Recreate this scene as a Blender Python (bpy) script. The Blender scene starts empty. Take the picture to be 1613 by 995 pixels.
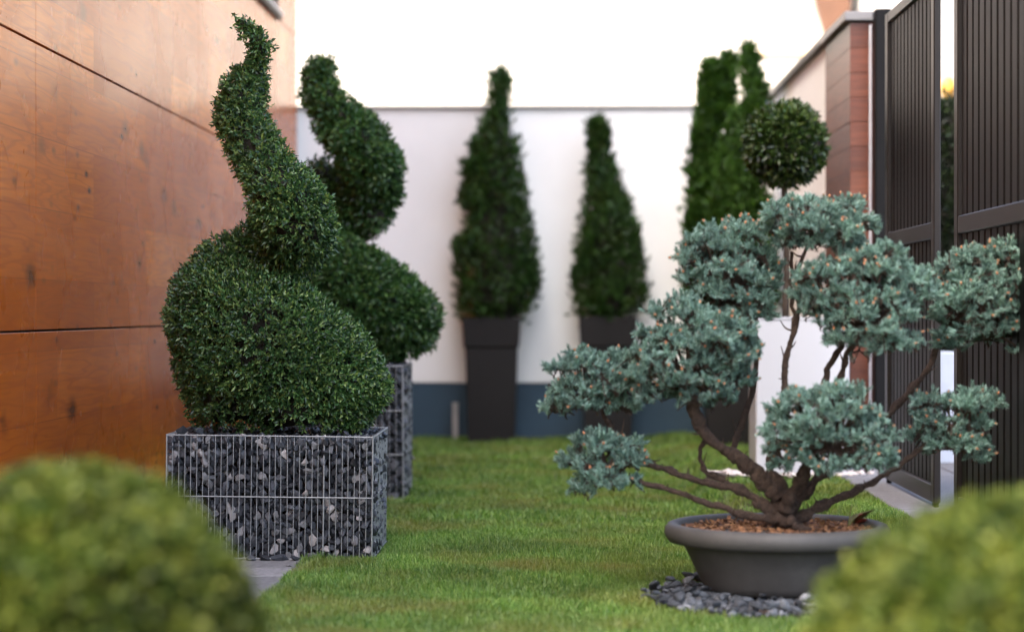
import bpy, bmesh, math, random
import numpy as np
from mathutils import Vector

random.seed(7)
rng = np.random.default_rng(7)
R = math.radians
sc = bpy.context.scene
C = sc.collection

# ------------------------------------------------------------------ camera
FPX, CX, CY = 3400.0, 806.5, 497.5          # focal length and centre in photo pixels
YAW = math.atan((880 - CX) / FPX)
PIT = math.atan((CY - 490) / FPX)
CAM = np.array((0.0, 0.0, 0.98))
cam = bpy.data.cameras.new('camera')
cam_o = bpy.data.objects.new('camera', cam); C.objects.link(cam_o)
cam_o.location = CAM
cam_o.rotation_euler = (math.pi / 2 - PIT, 0, YAW)
cam.sensor_width = 36; cam.lens = FPX / 1613 * 36
cam.clip_start = 0.05; cam.clip_end = 2000
cam.dof.use_dof = True; cam.dof.focus_distance = 8.55; cam.dof.aperture_fstop = 1.45
sc.camera = cam_o

# ------------------------------------------------------------------ sky and sun
SUN_DIR = Vector((-0.75, -0.66, 0)).normalized()
SUN_EL = R(50)
sun_vec = Vector((SUN_DIR.x * math.cos(SUN_EL), SUN_DIR.y * math.cos(SUN_EL), math.sin(SUN_EL)))
w = bpy.data.worlds.new('World'); sc.world = w; w.use_nodes = True
nt = w.node_tree
bg = nt.nodes['Background']
sky = nt.nodes.new('ShaderNodeTexSky'); sky.sky_type = 'NISHITA'; sky.sun_disc = False
sky.sun_elevation = SUN_EL
sky.sun_rotation = math.atan2(sun_vec.x, sun_vec.y)
sky.air_density = 0.7; sky.dust_density = 6.0; sky.ozone_density = 0.0
nt.links.new(sky.outputs[0], bg.inputs[0]); bg.inputs[1].default_value = 0.15
sun = bpy.data.lights.new('sun', 'SUN'); sun.energy = 2.0; sun.angle = R(0.6); sun.color = (1.0, 0.93, 0.82)
sun_o = bpy.data.objects.new('sun', sun); C.objects.link(sun_o)
sun_o.rotation_euler = (-sun_vec).to_track_quat('-Z', 'Y').to_euler()
sun_o.location = (-20, -20, 30)
sc.view_settings.view_transform = 'Standard'; sc.view_settings.look = 'None'
sc.view_settings.gamma = 1; sc.view_settings.use_curve_mapping = False
sc.view_settings.exposure = 2.85
sc.render.engine = 'CYCLES'
sc.cycles.use_denoising = True
sc.cycles.max_bounces = 8; sc.cycles.transparent_max_bounces = 8
sc.cycles.caustics_reflective = False; sc.cycles.caustics_refractive = False

_f = np.array((-math.sin(YAW) * math.cos(PIT), math.cos(YAW) * math.cos(PIT), -math.sin(PIT)))
_r = np.array((math.cos(YAW), math.sin(YAW), 0.0))
_u = np.cross(_r, _f)
def P(x, y, Y):
    """where the sight line of photo pixel (x, y) reaches depth Y"""
    d = _f * FPX + _r * (x - CX) + _u * (CY - y)
    return CAM + d * (Y / d[1])

# ------------------------------------------------------------------ materials
def new_mat(name):
    m = bpy.data.materials.new(name); m.use_nodes = True
    return m, m.node_tree, m.node_tree.nodes['Principled BSDF']
def N(t, kind, **kw):
    n = t.nodes.new(kind)
    for k, v in kw.items(): setattr(n, k, v)
    return n
def ramp(t, stops, fac=None, interp='LINEAR'):
    n = t.nodes.new('ShaderNodeValToRGB'); n.color_ramp.interpolation = interp
    e = n.color_ramp.elements
    while len(e) < len(stops): e.new(0.5)
    for i, (p, c) in enumerate(stops):
        e[i].position = p; e[i].color = (*c, 1) if len(c) == 3 else c
    if fac is not None: t.links.new(fac, n.inputs[0])
    return n.outputs[0]
def mixc(t, a, b, f, mode='MIX'):
    n = N(t, 'ShaderNodeMix', data_type='RGBA', blend_type=mode)
    for sock, v in ((n.inputs[0], f), (n.inputs[6], a), (n.inputs[7], b)):
        if isinstance(v, (int, float)): sock.default_value = v
        elif isinstance(v, tuple): sock.default_value = (*v, 1)
        else: t.links.new(v, sock)
    return n.outputs[2]
def pos(t, scale=(1, 1, 1)):
    g = N(t, 'ShaderNodeNewGeometry'); mp = N(t, 'ShaderNodeMapping')
    mp.inputs['Scale'].default_value = scale
    t.links.new(g.outputs['Position'], mp.inputs[0]); return mp.outputs[0]
def objco(t, scale=(1, 1, 1)):
    g = N(t, 'ShaderNodeTexCoord'); mp = N(t, 'ShaderNodeMapping')
    mp.inputs['Scale'].default_value = scale
    t.links.new(g.outputs['Object'], mp.inputs[0]); return mp.outputs[0]
def noise(t, vec, scale, detail=4, rough=0.55, dist=0):
    n = N(t, 'ShaderNodeTexNoise'); n.inputs['Scale'].default_value = scale
    n.inputs['Detail'].default_value = detail; n.inputs['Roughness'].default_value = rough
    n.inputs['Distortion'].default_value = dist
    t.links.new(vec, n.inputs['Vector']); return n.outputs['Fac']
def bump(t, b, h, strength=0.3, dist=0.01):
    n = N(t, 'ShaderNodeBump'); n.inputs['Strength'].default_value = strength; n.inputs['Distance'].default_value = dist
    t.links.new(h, n.inputs['Height']); t.links.new(n.outputs[0], b.inputs['Normal'])
def rnd(t):
    """0..1, different for each object and each loose piece of a mesh"""
    g = N(t, 'ShaderNodeNewGeometry'); o = N(t, 'ShaderNodeObjectInfo')
    a = N(t, 'ShaderNodeMath', operation='ADD'); f = N(t, 'ShaderNodeMath', operation='FRACT')
    t.links.new(g.outputs['Random Per Island'], a.inputs[0]); t.links.new(o.outputs['Random'], a.inputs[1])
    t.links.new(a.outputs[0], f.inputs[0]); return f.outputs[0]

def plain(name, c, rough=0.6, var=0.12, scale=9.0, bmp=0.1, spec=0.5, metal=0.0):
    m, t, b = new_mat(name)
    v = pos(t); n1 = noise(t, v, scale, 5)
    lo = tuple(x * (1 - var) for x in c); hi = tuple(min(1, x * (1 + var)) for x in c)
    t.links.new(ramp(t, [(0.3, lo), (0.7, hi)], n1), b.inputs['Base Color'])
    b.inputs['Roughness'].default_value = rough; b.inputs['Metallic'].default_value = metal
    b.inputs['Specular IOR Level'].default_value = spec
    if bmp: bump(t, b, noise(t, v, scale * 12, 4), bmp, 0.004)
    return m

def leaf_mat(name, cols, rough=0.35, trans=0.25, spec=0.5, patch=0.0, patchcol=(0.2, 0.2, 0.05), pscale=3.0, shade=3.0):
    m, t, b = new_mat(name)
    r = rnd(t)
    n = len(cols)
    col = ramp(t, [(i / max(1, n - 1), c) for i, c in enumerate(cols)], r)
    big = noise(t, pos(t), shade, 2)
    col = mixc(t, col, ramp(t, [(0.3, (0.72, 0.72, 0.72)), (0.7, (1.25, 1.25, 1.2))], big), 1.0, 'MULTIPLY')
    if patch:
        pf = ramp(t, [(0.48, (0, 0, 0)), (0.70, (patch, patch, patch))], noise(t, pos(t), pscale, 3))
        col = mixc(t, col, patchcol, pf)
    t.links.new(col, b.inputs['Base Color'])
    b.inputs['Roughness'].default_value = rough; b.inputs['Specular IOR Level'].default_value = spec
    tr = N(t, 'ShaderNodeBsdfTranslucent'); t.links.new(mixc(t, col, (1.25, 1.3, 0.55), 1.0, 'MULTIPLY'), tr.inputs[0])
    mx = N(t, 'ShaderNodeMixShader'); mx.inputs[0].default_value = trans
    t.links.new(b.outputs[0], mx.inputs[1]); t.links.new(tr.outputs[0], mx.inputs[2])
    t.links.new(mx.outputs[0], t.nodes['Material Output'].inputs[0])
    return m

def laminate(name):
    """printed plank laminate: rows of planks, cathedral grain, knots"""
    m, t, b = new_mat(name)
    g = N(t, 'ShaderNodeNewGeometry'); s = N(t, 'ShaderNodeSeparateXYZ'); t.links.new(g.outputs['Position'], s.inputs[0])
    cb = N(t, 'ShaderNodeCombineXYZ'); t.links.new(s.outputs['Y'], cb.inputs[0]); t.links.new(s.outputs['Z'], cb.inputs[1])
    br = N(t, 'ShaderNodeTexBrick'); br.offset = 0.37; br.squash = 1
    br.inputs['Color1'].default_value = (0, 0, 0, 1); br.inputs['Color2'].default_value = (1, 1, 1, 1)
    br.inputs['Scale'].default_value = 1; br.inputs['Brick Width'].default_value = 1.85
    br.inputs['Row Height'].default_value = 0.2755; br.inputs['Mortar Size'].default_value = 0.0025
    br.inputs['Mortar Smooth'].default_value = 0.4
    t.links.new(cb.outputs[0], br.inputs['Vector'])
    # shift grain per plank
    off = N(t, 'ShaderNodeVectorMath', operation='MULTIPLY_ADD')
    t.links.new(br.outputs['Color'], off.inputs[0]); off.inputs[1].default_value = (7.3, 3.1, 5.7)
    t.links.new(cb.outputs[0], off.inputs[2])
    mp = N(t, 'ShaderNodeMapping'); mp.inputs['Scale'].default_value = (0.55, 7.0, 1)
    t.links.new(off.outputs[0], mp.inputs[0])
    warp = noise(t, mp.outputs[0], 0.9, 3, 0.5)
    wv = N(t, 'ShaderNodeMath', operation='MULTIPLY'); t.links.new(warp, wv.inputs[0]); wv.inputs[1].default_value = 14.0
    sn = N(t, 'ShaderNodeMath', operation='SINE')
    w2 = N(t, 'ShaderNodeMath', operation='MULTIPLY'); t.links.new(wv.outputs[0], w2.inputs[0]); w2.inputs[1].default_value = 6.0
    t.links.new(w2.outputs[0], sn.inputs[0])
    ab = N(t, 'ShaderNodeMath', operation='MULTIPLY_ADD'); t.links.new(sn.outputs[0], ab.inputs[0]); ab.inputs[1].default_value = 0.5; ab.inputs[2].default_value = 0.5
    mp2 = N(t, 'ShaderNodeMapping'); mp2.inputs['Scale'].default_value = (3, 60, 1); t.links.new(off.outputs[0], mp2.inputs[0])
    fine = noise(t, mp2.outputs[0], 1.0, 4, 0.6)
    base = ramp(t, [(0.0, (0.38, 0.080, 0.006)), (0.5, (0.53, 0.130, 0.011)), (1.0, (0.67, 0.195, 0.021))], br.outputs['Color'])
    broad = noise(t, cb.outputs[0], 0.8, 3)
    base = mixc(t, base, ramp(t, [(0.3, (0.86, 0.82, 0.78)), (0.7, (1.08, 1.08, 1.08))], broad), 1.0, 'MULTIPLY')
    col = mixc(t, base, (0.30, 0.058, 0.008), ramp(t, [(0.0, (0.5,) * 3), (0.4, (0,) * 3)], ab.outputs[0]))
    col = mixc(t, col, (0.34, 0.075, 0.012), ramp(t, [(0.35, (0.5,) * 3), (0.6, (0,) * 3)], fine))
    # knots and dark flecks
    for sc_, th, k in (((2.0, 4.2, 1), 0.11, 0.95), ((4.0, 10.0, 1), 0.085, 0.85)):
        mk = N(t, 'ShaderNodeMapping'); mk.inputs['Scale'].default_value = sc_; t.links.new(cb.outputs[0], mk.inputs[0])
        vo = N(t, 'ShaderNodeTexVoronoi'); vo.inputs['Scale'].default_value = 1.0; t.links.new(mk.outputs[0], vo.inputs['Vector'])
        kf = ramp(t, [(0.0, (k,) * 3), (th, (k * 0.75,) * 3), (th * 2.4, (0,) * 3)], vo.outputs['Distance'])
        pick = ramp(t, [(0.45, (0,) * 3), (0.6, (1,) * 3)], noise(t, cb.outputs[0], 2.3, 2))
        col = mixc(t, col, (0.030, 0.012, 0.006), mixc(t, kf, pick, 1.0, 'MULTIPLY'))
    col = mixc(t, col, (0.08, 0.018, 0.005), ramp(t, [(0.0, (0,) * 3), (1.0, (0.28,) * 3)], br.outputs['Fac']))
    t.links.new(col, b.inputs['Base Color'])
    t.links.new(ramp(t, [(0.3, (0.24,) * 3), (0.7, (0.30,) * 3)], noise(t, cb.outputs[0], 1.7, 3)), b.inputs['Roughness'])
    b.inputs['Specular IOR Level'].default_value = 0.16
    return m

M = {}
M['laminate'] = laminate('wood_laminate')
M['joint'] = plain('dark_joint', (0.012, 0.009, 0.008), 0.8)
M['render_white'] = plain('white_render', (0.88, 0.885, 0.84), 0.75, 0.05, 1.3, 0.2)
M['facade'] = plain('cream_facade', (0.45, 0.428, 0.39), 0.8, 0.03, 0.8, 0.15)
M['peach'] = plain('peach_facade', (0.72, 0.50, 0.36), 0.8, 0.05, 0.8, 0.1)
M['sand'] = plain('sand_trim', (0.62, 0.46, 0.30), 0.7, 0.06, 2)
M['brown_trim'] = plain('brown_timber', (0.10, 0.045, 0.024), 0.6, 0.2, 4)
M['base_blue'] = plain('blue_grey_plinth', (0.027, 0.060, 0.088), 0.7, 0.15, 2.5, 0.2)
M['coping'] = plain('grey_metal_coping', (0.22, 0.22, 0.22), 0.45, 0.08, 5, 0)
M['coping_dark'] = plain('dark_metal_coping', (0.085, 0.075, 0.065), 0.5, 0.1, 5, 0)
M['white_metal'] = plain('white_gloss', (0.58, 0.60, 0.63), 0.35, 0.02, 2, 0)
M['anthracite'] = plain('anthracite_metal', (0.0042, 0.0042, 0.0045), 0.5, 0.15, 6, 0.0, 0.16)
M['bronze'] = plain('bronze_frame', (0.010, 0.0078, 0.0066), 0.42, 0.12, 6, 0.0, 0.3)
M['planter'] = plain('dark_brown_plastic', (0.0065, 0.0050, 0.0046), 0.5, 0.15, 5, 0.05, 0.35)
M['soil'] = plain('soil', (0.035, 0.022, 0.014), 0.95, 0.4, 30, 0.6)
M['twig'] = plain('dark_core_brown', (0.016, 0.014, 0.008), 0.9, 0.35, 40, 0.4)  # crown cores: twig brown darkened to paint the shade inside
M['galv'] = plain('galvanised_wire', (0.36, 0.38, 0.385), 0.42, 0.12, 20, 0, 0.5, 0.55)
M['grey_front'] = plain('grey_front', (0.34, 0.33, 0.32), 0.8, 0.05, 1.0)
M['yellow'] = plain('yellow_paint', (0.42, 0.22, 0.03), 0.6, 0.05)
M['glass'] = plain('dark_glass', (0.02, 0.025, 0.03), 0.05, 0.0, 1, 0)
M['stake'] = plain('grey_stake', (0.30, 0.29, 0.27), 0.7, 0.1)
M['outer_ground'] = plain('outer_ground', (0.16, 0.15, 0.14), 0.9, 0.2, 1.2, 0.3)
M['lowwall'] = plain('pale_blue_wall', (0.55, 0.60, 0.68), 0.7, 0.05)
M['white_pebble'] = plain('white_pebble', (0.62, 0.56, 0.52), 0.7, 0.15, 18)

def stone_mat(name, cols, rough=0.5):
    m, t, b = new_mat(name)
    r = rnd(t)
    col = ramp(t, cols, r)
    v = objco(t)
    n1 = noise(t, v, 55, 6, 0.65)
    col = mixc(t, col, ramp(t, [(0.25, (0.55,) * 3), (0.75, (1.5,) * 3)], n1), 1.0, 'MULTIPLY')
    t.links.new(col, b.inputs['Base Color'])
    t.links.new(ramp(t, [(0.3, (rough - 0.15,) * 3), (0.7, (rough + 0.2,) * 3)], n1), b.inputs['Roughness'])
    bump(t, b, noise(t, v, 90, 6, 0.7), 0.55, 0.006)
    return m
M['slate'] = stone_mat('crushed_basalt', [(0, (0.010, 0.011, 0.013)), (0.35, (0.024, 0.028, 0.035)), (0.7, (0.060, 0.068, 0.080)), (0.86, (0.11, 0.118, 0.130)), (0.92, (0.21, 0.21, 0.21)), (1, (0.42, 0.39, 0.37))], 0.42)
M['pebble'] = stone_mat('grey_pebble', [(0, (0.022, 0.025, 0.029)), (0.5, (0.055, 0.064, 0.074)), (0.9, (0.11, 0.125, 0.14)), (1, (0.25, 0.26, 0.27))], 0.6)
M['mulch'] = stone_mat('bark_mulch', [(0, (0.06, 0.024, 0.010)), (0.5, (0.17, 0.075, 0.030)), (1, (0.36, 0.19, 0.085))], 0.8)
M['paver'] = stone_mat('concrete_paver', [(0, (0.17, 0.17, 0.165)), (1, (0.25, 0.245, 0.24))], 0.8)
M['slab'] = stone_mat('concrete_slab', [(0, (0.12, 0.12, 0.126)), (1, (0.16, 0.16, 0.166))], 0.75)

def bark(name, c0, c1):
    m, t, b = new_mat(name)
    v = objco(t)
    n1 = noise(t, v, 60, 8, 0.75, 1.2)
    t.links.new(ramp(t, [(0.32, c0), (0.68, c1)], n1), b.inputs['Base Color'])
    b.inputs['Roughness'].default_value = 0.9
    bump(t, b, n1, 1.0, 0.03); return m
M['bark'] = bark('spruce_bark', (0.024, 0.014, 0.010), (0.135, 0.085, 0.058))
M['stem'] = bark('stem_bark', (0.04, 0.028, 0.018), (0.14, 0.10, 0.07))

def wood_plank(name):
    m, t, b = new_mat(name)
    r = rnd(t)
    col = ramp(t, [(0, (0.115, 0.032, 0.014)), (0.5, (0.155, 0.044, 0.019)), (1, (0.19, 0.058, 0.025))], r)
    n1 = noise(t, pos(t, (3, 3, 45)), 1.5, 4)
    col = mixc(t, col, ramp(t, [(0.3, (0.6,) * 3), (0.7, (1.2,) * 3)], n1), 1.0, 'MULTIPLY')
    t.links.new(col, b.inputs['Base Color']); b.inputs['Roughness'].default_value = 0.4
    return m
M['wood_plank'] = wood_plank('red_brown_cladding')

def pot_mat():
    m, t, b = new_mat('grey_plastic_pot')
    v = objco(t)
    t.links.new(ramp(t, [(0.3, (0.038, 0.037, 0.036)), (0.55, (0.056, 0.055, 0.053)), (0.8, (0.09, 0.088, 0.083))], noise(t, v, 5, 8, 0.7)), b.inputs['Base Color'])
    b.inputs['Roughness'].default_value = 0.62
    bump(t, b, noise(t, v, 160, 3), 0.12, 0.002); return m
M['pot'] = pot_mat()

M['box'] = leaf_mat('boxwood_leaf', [(0.012, 0.036, 0.012), (0.030, 0.082, 0.027), (0.056, 0.134, 0.043), (0.105, 0.20, 0.056), (0.22, 0.30, 0.085)], 0.33, 0.2, 0.6)  # leaf tones widened to paint dark gaps and highlights into the colour
M['box_far'] = leaf_mat('boxwood_leaf_green', [(0.018, 0.050, 0.015), (0.036, 0.098, 0.028), (0.060, 0.140, 0.037), (0.115, 0.20, 0.05)], 0.34, 0.2, 0.5)
M['hedge'] = leaf_mat('hedge_leaf', [(0.007, 0.018, 0.003), (0.018, 0.037, 0.004), (0.038, 0.062, 0.007), (0.12, 0.135, 0.024)], 0.55, 0.3, 0.25, 0.65, (0.105, 0.115, 0.018), 19.0, 9.0)
M['thuja'] = leaf_mat('thuja_spray', [(0.012, 0.034, 0.007), (0.022, 0.06, 0.010), (0.036, 0.085, 0.014)], 0.5, 0.2, 0.3, 0.35, (0.07, 0.09, 0.02), 5.0, 6.0)
M['thuja_light'] = leaf_mat('thuja_bright', [(0.016, 0.046, 0.007), (0.032, 0.084, 0.011), (0.055, 0.125, 0.017)], 0.5, 0.28, 0.3, shade=6.0)
M['privet'] = leaf_mat('privet_leaf', [(0.012, 0.028, 0.007), (0.024, 0.055, 0.012), (0.045, 0.085, 0.018), (0.09, 0.12, 0.035)], 0.28, 0.15, 0.6)
M['dark_hedge'] = leaf_mat('dark_hedge_leaf', [(0.004, 0.009, 0.003), (0.008, 0.017, 0.004), (0.016, 0.028, 0.006)], 0.5, 0.15, 0.3)
M['needle'] = leaf_mat('blue_spruce_needle', [(0.040, 0.090, 0.076), (0.115, 0.220, 0.190), (0.215, 0.360, 0.320), (0.40, 0.55, 0.50)], 0.45, 0.15, 0.35, shade=12.0)
M['bud'] = plain('orange_bud', (0.50, 0.19, 0.075), 0.6, 0.3, 60, 0)
M['grass'] = leaf_mat('grass_blade', [(0.055, 0.138, 0.021), (0.108, 0.222, 0.037), (0.172, 0.300, 0.060), (0.36, 0.45, 0.15)], 0.38, 0.35, 0.45, 0.6, (0.29, 0.25, 0.075), 1.9, 2.2)
M['red_leaf'] = plain('red_leaf', (0.30, 0.06, 0.03), 0.5, 0.3, 40, 0)
M['olive_leaf'] = plain('olive_leaf', (0.13, 0.13, 0.03), 0.5, 0.3, 40, 0)

def lawn_mat():
    m, t, b = new_mat('lawn_soil')
    v = pos(t)
    col = ramp(t, [(0.3, (0.030, 0.040, 0.010)), (0.7, (0.075, 0.10, 0.020))], noise(t, v, 40, 6, 0.7))
    col = mixc(t, col, (0.15, 0.12, 0.04), ramp(t, [(0.5, (0,) * 3), (0.75, (0.5,) * 3)], noise(t, v, 1.9, 3)))
    t.links.new(col, b.inputs['Base Color']); b.inputs['Roughness'].default_value = 0.95
    bump(t, b, noise(t, v, 120, 4), 0.8, 0.02); return m
M['lawn'] = lawn_mat()

# ------------------------------------------------------------------ object helpers
def npv(v): return np.asarray(v, dtype=float)
def mesh(name, verts, faces):
    """faces: int array (n, 3) or (n, 4), or a list of tuples"""
    me = bpy.data.meshes.new(name)
    if isinstance(faces, np.ndarray):
        verts = np.asarray(verts, np.float32); k = faces.shape[1]
        me.vertices.add(len(verts)); me.vertices.foreach_set('co', verts.ravel())
        me.loops.add(faces.size); me.loops.foreach_set('vertex_index', faces.astype(np.int32).ravel())
        me.polygons.add(len(faces)); me.polygons.foreach_set('loop_start', np.arange(0, faces.size, k, dtype=np.int32))
        me.update(calc_edges=True)
    else:
        me.from_pydata([tuple(v) for v in verts], [], faces); me.update()
    return me
def world_of(p):
    v = Vector((0, 0, 0))
    while p is not None: v += p.location; p = p.parent
    return v
def obj(name, me, m, parent=None, loc=(0, 0, 0), rot=None, scale=None, kind=None, smooth=False):
    """loc is in world space; parents are only moved, never turned"""
    o = bpy.data.objects.new(name, me); C.objects.link(o)
    if m is not None and len(me.materials) == 0: me.materials.append(M[m])
    o.parent = parent
    o.location = Vector([float(a) for a in loc]) - world_of(parent)
    if rot is not None: o.rotation_euler = rot
    if scale is not None: o.scale = scale
    if kind: o['kind'] = kind
    if smooth: me.shade_smooth()
    return o
def tag(o, label, cat, group=None):
    o['label'] = label; o['category'] = cat
    if group: o['group'] = group
    return o
def thing(name, label, cat, loc=(0, 0, 0), group=None):
    o = bpy.data.objects.new(name, None); C.objects.link(o); o.location = [float(a) for a in loc]
    o.empty_display_size = 0.1
    return tag(o, label, cat, group)
def box_me(name, sx, sy, sz, bev=0.004, seg=1):
    """box centred on x and y, standing on z = 0"""
    bm = bmesh.new(); bmesh.ops.create_cube(bm, size=1)
    for v in bm.verts: v.co = Vector((v.co.x * sx, v.co.y * sy, (v.co.z + 0.5) * sz))
    if bev: bmesh.ops.bevel(bm, geom=list(bm.edges), offset=min(bev, sx * 0.4, sy * 0.4, sz * 0.4), segments=seg, affect='EDGES', profile=0.5)
    me = bpy.data.meshes.new(name); bm.to_mesh(me); bm.free(); return me
def box(name, x0, x1, y0, y1, z0, z1, m, parent=None, bev=0.004, kind=None):
    me = box_me(name, x1 - x0, y1 - y0, z1 - z0, bev)
    return obj(name, me, m, parent, ((x0 + x1) / 2, (y0 + y1) / 2, z0), kind=kind)

def spline(pts, n):
    """Catmull-Rom through rows of pts (any width)"""
    pts = npv(pts); p = np.vstack([2 * pts[0] - pts[1], pts, 2 * pts[-1] - pts[-2]])
    out = []
    for i in range(1, len(p) - 2):
        for t in np.linspace(0, 1, n, endpoint=False):
            a, b, c, d = p[i - 1], p[i], p[i + 1], p[i + 2]
            out.append(0.5 * (2 * b + (c - a) * t + (2 * a - 5 * b + 4 * c - d) * t * t + (3 * b - a - 3 * c + d) * t ** 3))
    out.append(pts[-1]); return np.array(out)
def tube_me(name, pts, radii, sides=8, n=6, rough=0.0):
    rows = spline(np.hstack([npv(pts), npv(radii)[:, None]]), n)
    c, r = rows[:, :3], np.maximum(rows[:, 3], 0.0008)
    T = np.gradient(c, axis=0); T /= np.linalg.norm(T, axis=1)[:, None]
    V, F = [], []
    ref = np.array((0.13, 1, 0.21))
    for i in range(len(c)):
        a = np.cross(T[i], ref); a /= np.linalg.norm(a); b = np.cross(T[i], a)
        for k in range(sides):
            th = 2 * math.pi * k / sides
            rr = r[i] * (1 + rough * rng.normal())
            V.append(c[i] + rr * (math.cos(th) * a + math.sin(th) * b))
    for i in range(len(c) - 1):
        for k in range(sides):
            k2 = (k + 1) % sides
            F.append((i * sides + k, i * sides + k2, (i + 1) * sides + k2, (i + 1) * sides + k))
    F.append(tuple(range(sides))[::-1]); F.append(tuple((len(c) - 1) * sides + k for k in range(sides)))
    me = mesh(name, V, F); me.shade_smooth(); return me
def lathe_me(name, prof, seg=64, sx=1.0, sy=1.0):
    V, F = [], []
    n = len(prof)
    for k in range(seg):
        th = 2 * math.pi * k / seg
        for r, z in prof: V.append((r * math.cos(th) * sx, r * math.sin(th) * sy, z))
    for k in range(seg):
        for i in range(n - 1):
            a, b = k * n + i, ((k + 1) % seg) * n + i
            F.append((a, b, b + 1, a + 1))
    me = mesh(name, V, F); me.shade_smooth(); return me
def unit(v): return v / np.maximum(np.linalg.norm(v, axis=-1, keepdims=True), 1e-9)
def randdir(n): return unit(rng.normal(size=(n, 3)))

# stones: a few angular hulls shared by all pieces
def stone_variants(k, pts=13, flat=0.75, smooth=False):
    out = []
    for i in range(k):
        bm = bmesh.new()
        d = randdir(pts) * rng.uniform(0.42, 0.56, (pts, 1)) * np.array((1.15, 0.9, flat))
        for p in d: bm.verts.new(p)
        r = bmesh.ops.convex_hull(bm, input=list(bm.verts))
        bad = {g for g in r['geom_interior'] + r['geom_unused'] if isinstance(g, bmesh.types.BMVert)}
        if bad: bmesh.ops.delete(bm, geom=list(bad), context='VERTS')
        if smooth: bmesh.ops.bevel(bm, geom=list(bm.edges), offset=0.05, segments=1, affect='EDGES')
        me = bpy.data.meshes.new('stone'); bm.to_mesh(me); bm.free()
        if smooth: me.shade_smooth()
        out.append(me)
    return out
def joined(name, variants, locs, rots, scales):
    """many stones as one mesh"""
    from mathutils import Euler
    V, F, o = [], [], 0
    arr = []
    for me in variants:
        co = np.zeros(len(me.vertices) * 3, np.float32); me.vertices.foreach_get('co', co)
        arr.append((co.reshape(-1, 3), [tuple(p.vertices) for p in me.polygons]))
    for i, (l, r, s) in enumerate(zip(locs, rots, scales)):
        co, fs = arr[i % len(arr)]
        m3 = np.array(Euler(r).to_matrix())
        V.append((co * s) @ m3.T + l)
        F += [tuple(a + o for a in f) for f in fs]; o += len(co)
    return mesh(name, np.vstack(V), F)

# leaves
def leaf_arrays(base, axis, nrm, ln, wd, fold=0.25):
    """one folded diamond (two triangles) for each row"""
    side = unit(np.cross(axis, nrm)); up = np.cross(side, axis)
    ln = np.broadcast_to(npv(ln), len(base))[:, None]; wd = np.broadcast_to(npv(wd), len(base))[:, None]
    mid = base + axis * ln * 0.45
    a, tip = base, base + axis * ln - up * ln * 0.12
    l = mid - side * wd * 0.5 + up * wd * fold; r = mid + side * wd * 0.5 + up * wd * fold
    V = np.stack([a, r, tip, l], 1).reshape(-1, 3)
    i = np.arange(len(base))[:, None] * 4
    F = np.hstack([i, i + 1, i + 2, i, i + 2, i + 3]).reshape(-1, 3)
    return V, F
def sprigs(p, n, length, per, ln, wd, spread=0.6, up=0.0):
    """short twigs standing on a surface, each with paired leaves"""
    k = len(p)
    ax = unit(n + spread * rng.normal(size=(k, 3)) * 0.6 + np.array((0, 0, up)))
    L = length * rng.uniform(0.6, 1.25, k)
    B, A, NN = [], [], []
    ref = unit(np.cross(ax, randdir(k))); ref2 = np.cross(ax, ref)
    for j in range(per):
        f = (j + 0.5) / per
        th = j * 2.4 + rng.uniform(-0.5, 0.5, k)
        out = ref * np.cos(th)[:, None] + ref2 * np.sin(th)[:, None]
        a = unit(out * (1.0 - 0.55 * f) + ax * (0.45 + 0.75 * f) + 0.18 * rng.normal(size=(k, 3)))
        B.append(p + ax * (L * (f - 0.55))[:, None]); A.append(a); NN.append(unit(ax + 0.3 * rng.normal(size=(k, 3)) - out * 0.35))
    B, A, NN = np.vstack(B), np.vstack(A), np.vstack(NN)
    m = len(B)
    return leaf_arrays(B, A, NN, ln * rng.uniform(0.7, 1.2, m), wd * rng.uniform(0.8, 1.15, m))
def sphere_union(S, n, zmin=-9, bury=0.02, lump=0.0, stretch=(1, 1, 1)):
    """points and outward normals on the skin of a union of spheres (x, y, z, r)"""
    S = npv(S); st = npv(stretch); area = S[:, 3] ** 2; cnt = np.maximum((n * area / area.sum()).astype(int), 1)
    Ps, Ns = [], []
    for i, s in enumerate(S):
        d = randdir(cnt[i]); p = s[:3] + d * s[3] * st
        ok = p[:, 2] > zmin
        for j, q in enumerate(S):
            if j != i: ok &= np.linalg.norm((p - q[:3]) / st, axis=1) > q[3] - bury
        Ps.append(p[ok]); Ns.append(unit(d[ok] / st))
    p, nn = np.vstack(Ps), np.vstack(Ns)
    if lump:
        f = np.sin(p[:, 0] * 31 + 1.3) * np.sin(p[:, 1] * 27) + np.sin(p[:, 2] * 35 + p[:, 0] * 12)
        p = p + nn * (lump * f)[:, None]
    return p, nn
def core_me(name, S, zmin=-9, k=0.86):
    """solid dark core of a crown: inner twigs with their shade painted in"""
    bm = bmesh.new()
    for x, y, z, r in S:
        ret = bmesh.ops.create_icosphere(bm, subdivisions=2, radius=1)
        for v in ret['verts']:
            q = v.co * (r * k * (1 + 0.10 * random.gauss(0, 1)))
            v.co = Vector((x, y, max(z + q.z, zmin))) + Vector((q.x, q.y, 0))
    me = bpy.data.meshes.new(name); bm.to_mesh(me); bm.free(); return me
def cat_arrays(parts):
    V, F, o = [], [], 0
    for v, f in parts: V.append(v); F.append(f + o); o += len(v)
    return np.vstack(V), np.vstack(F)

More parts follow.
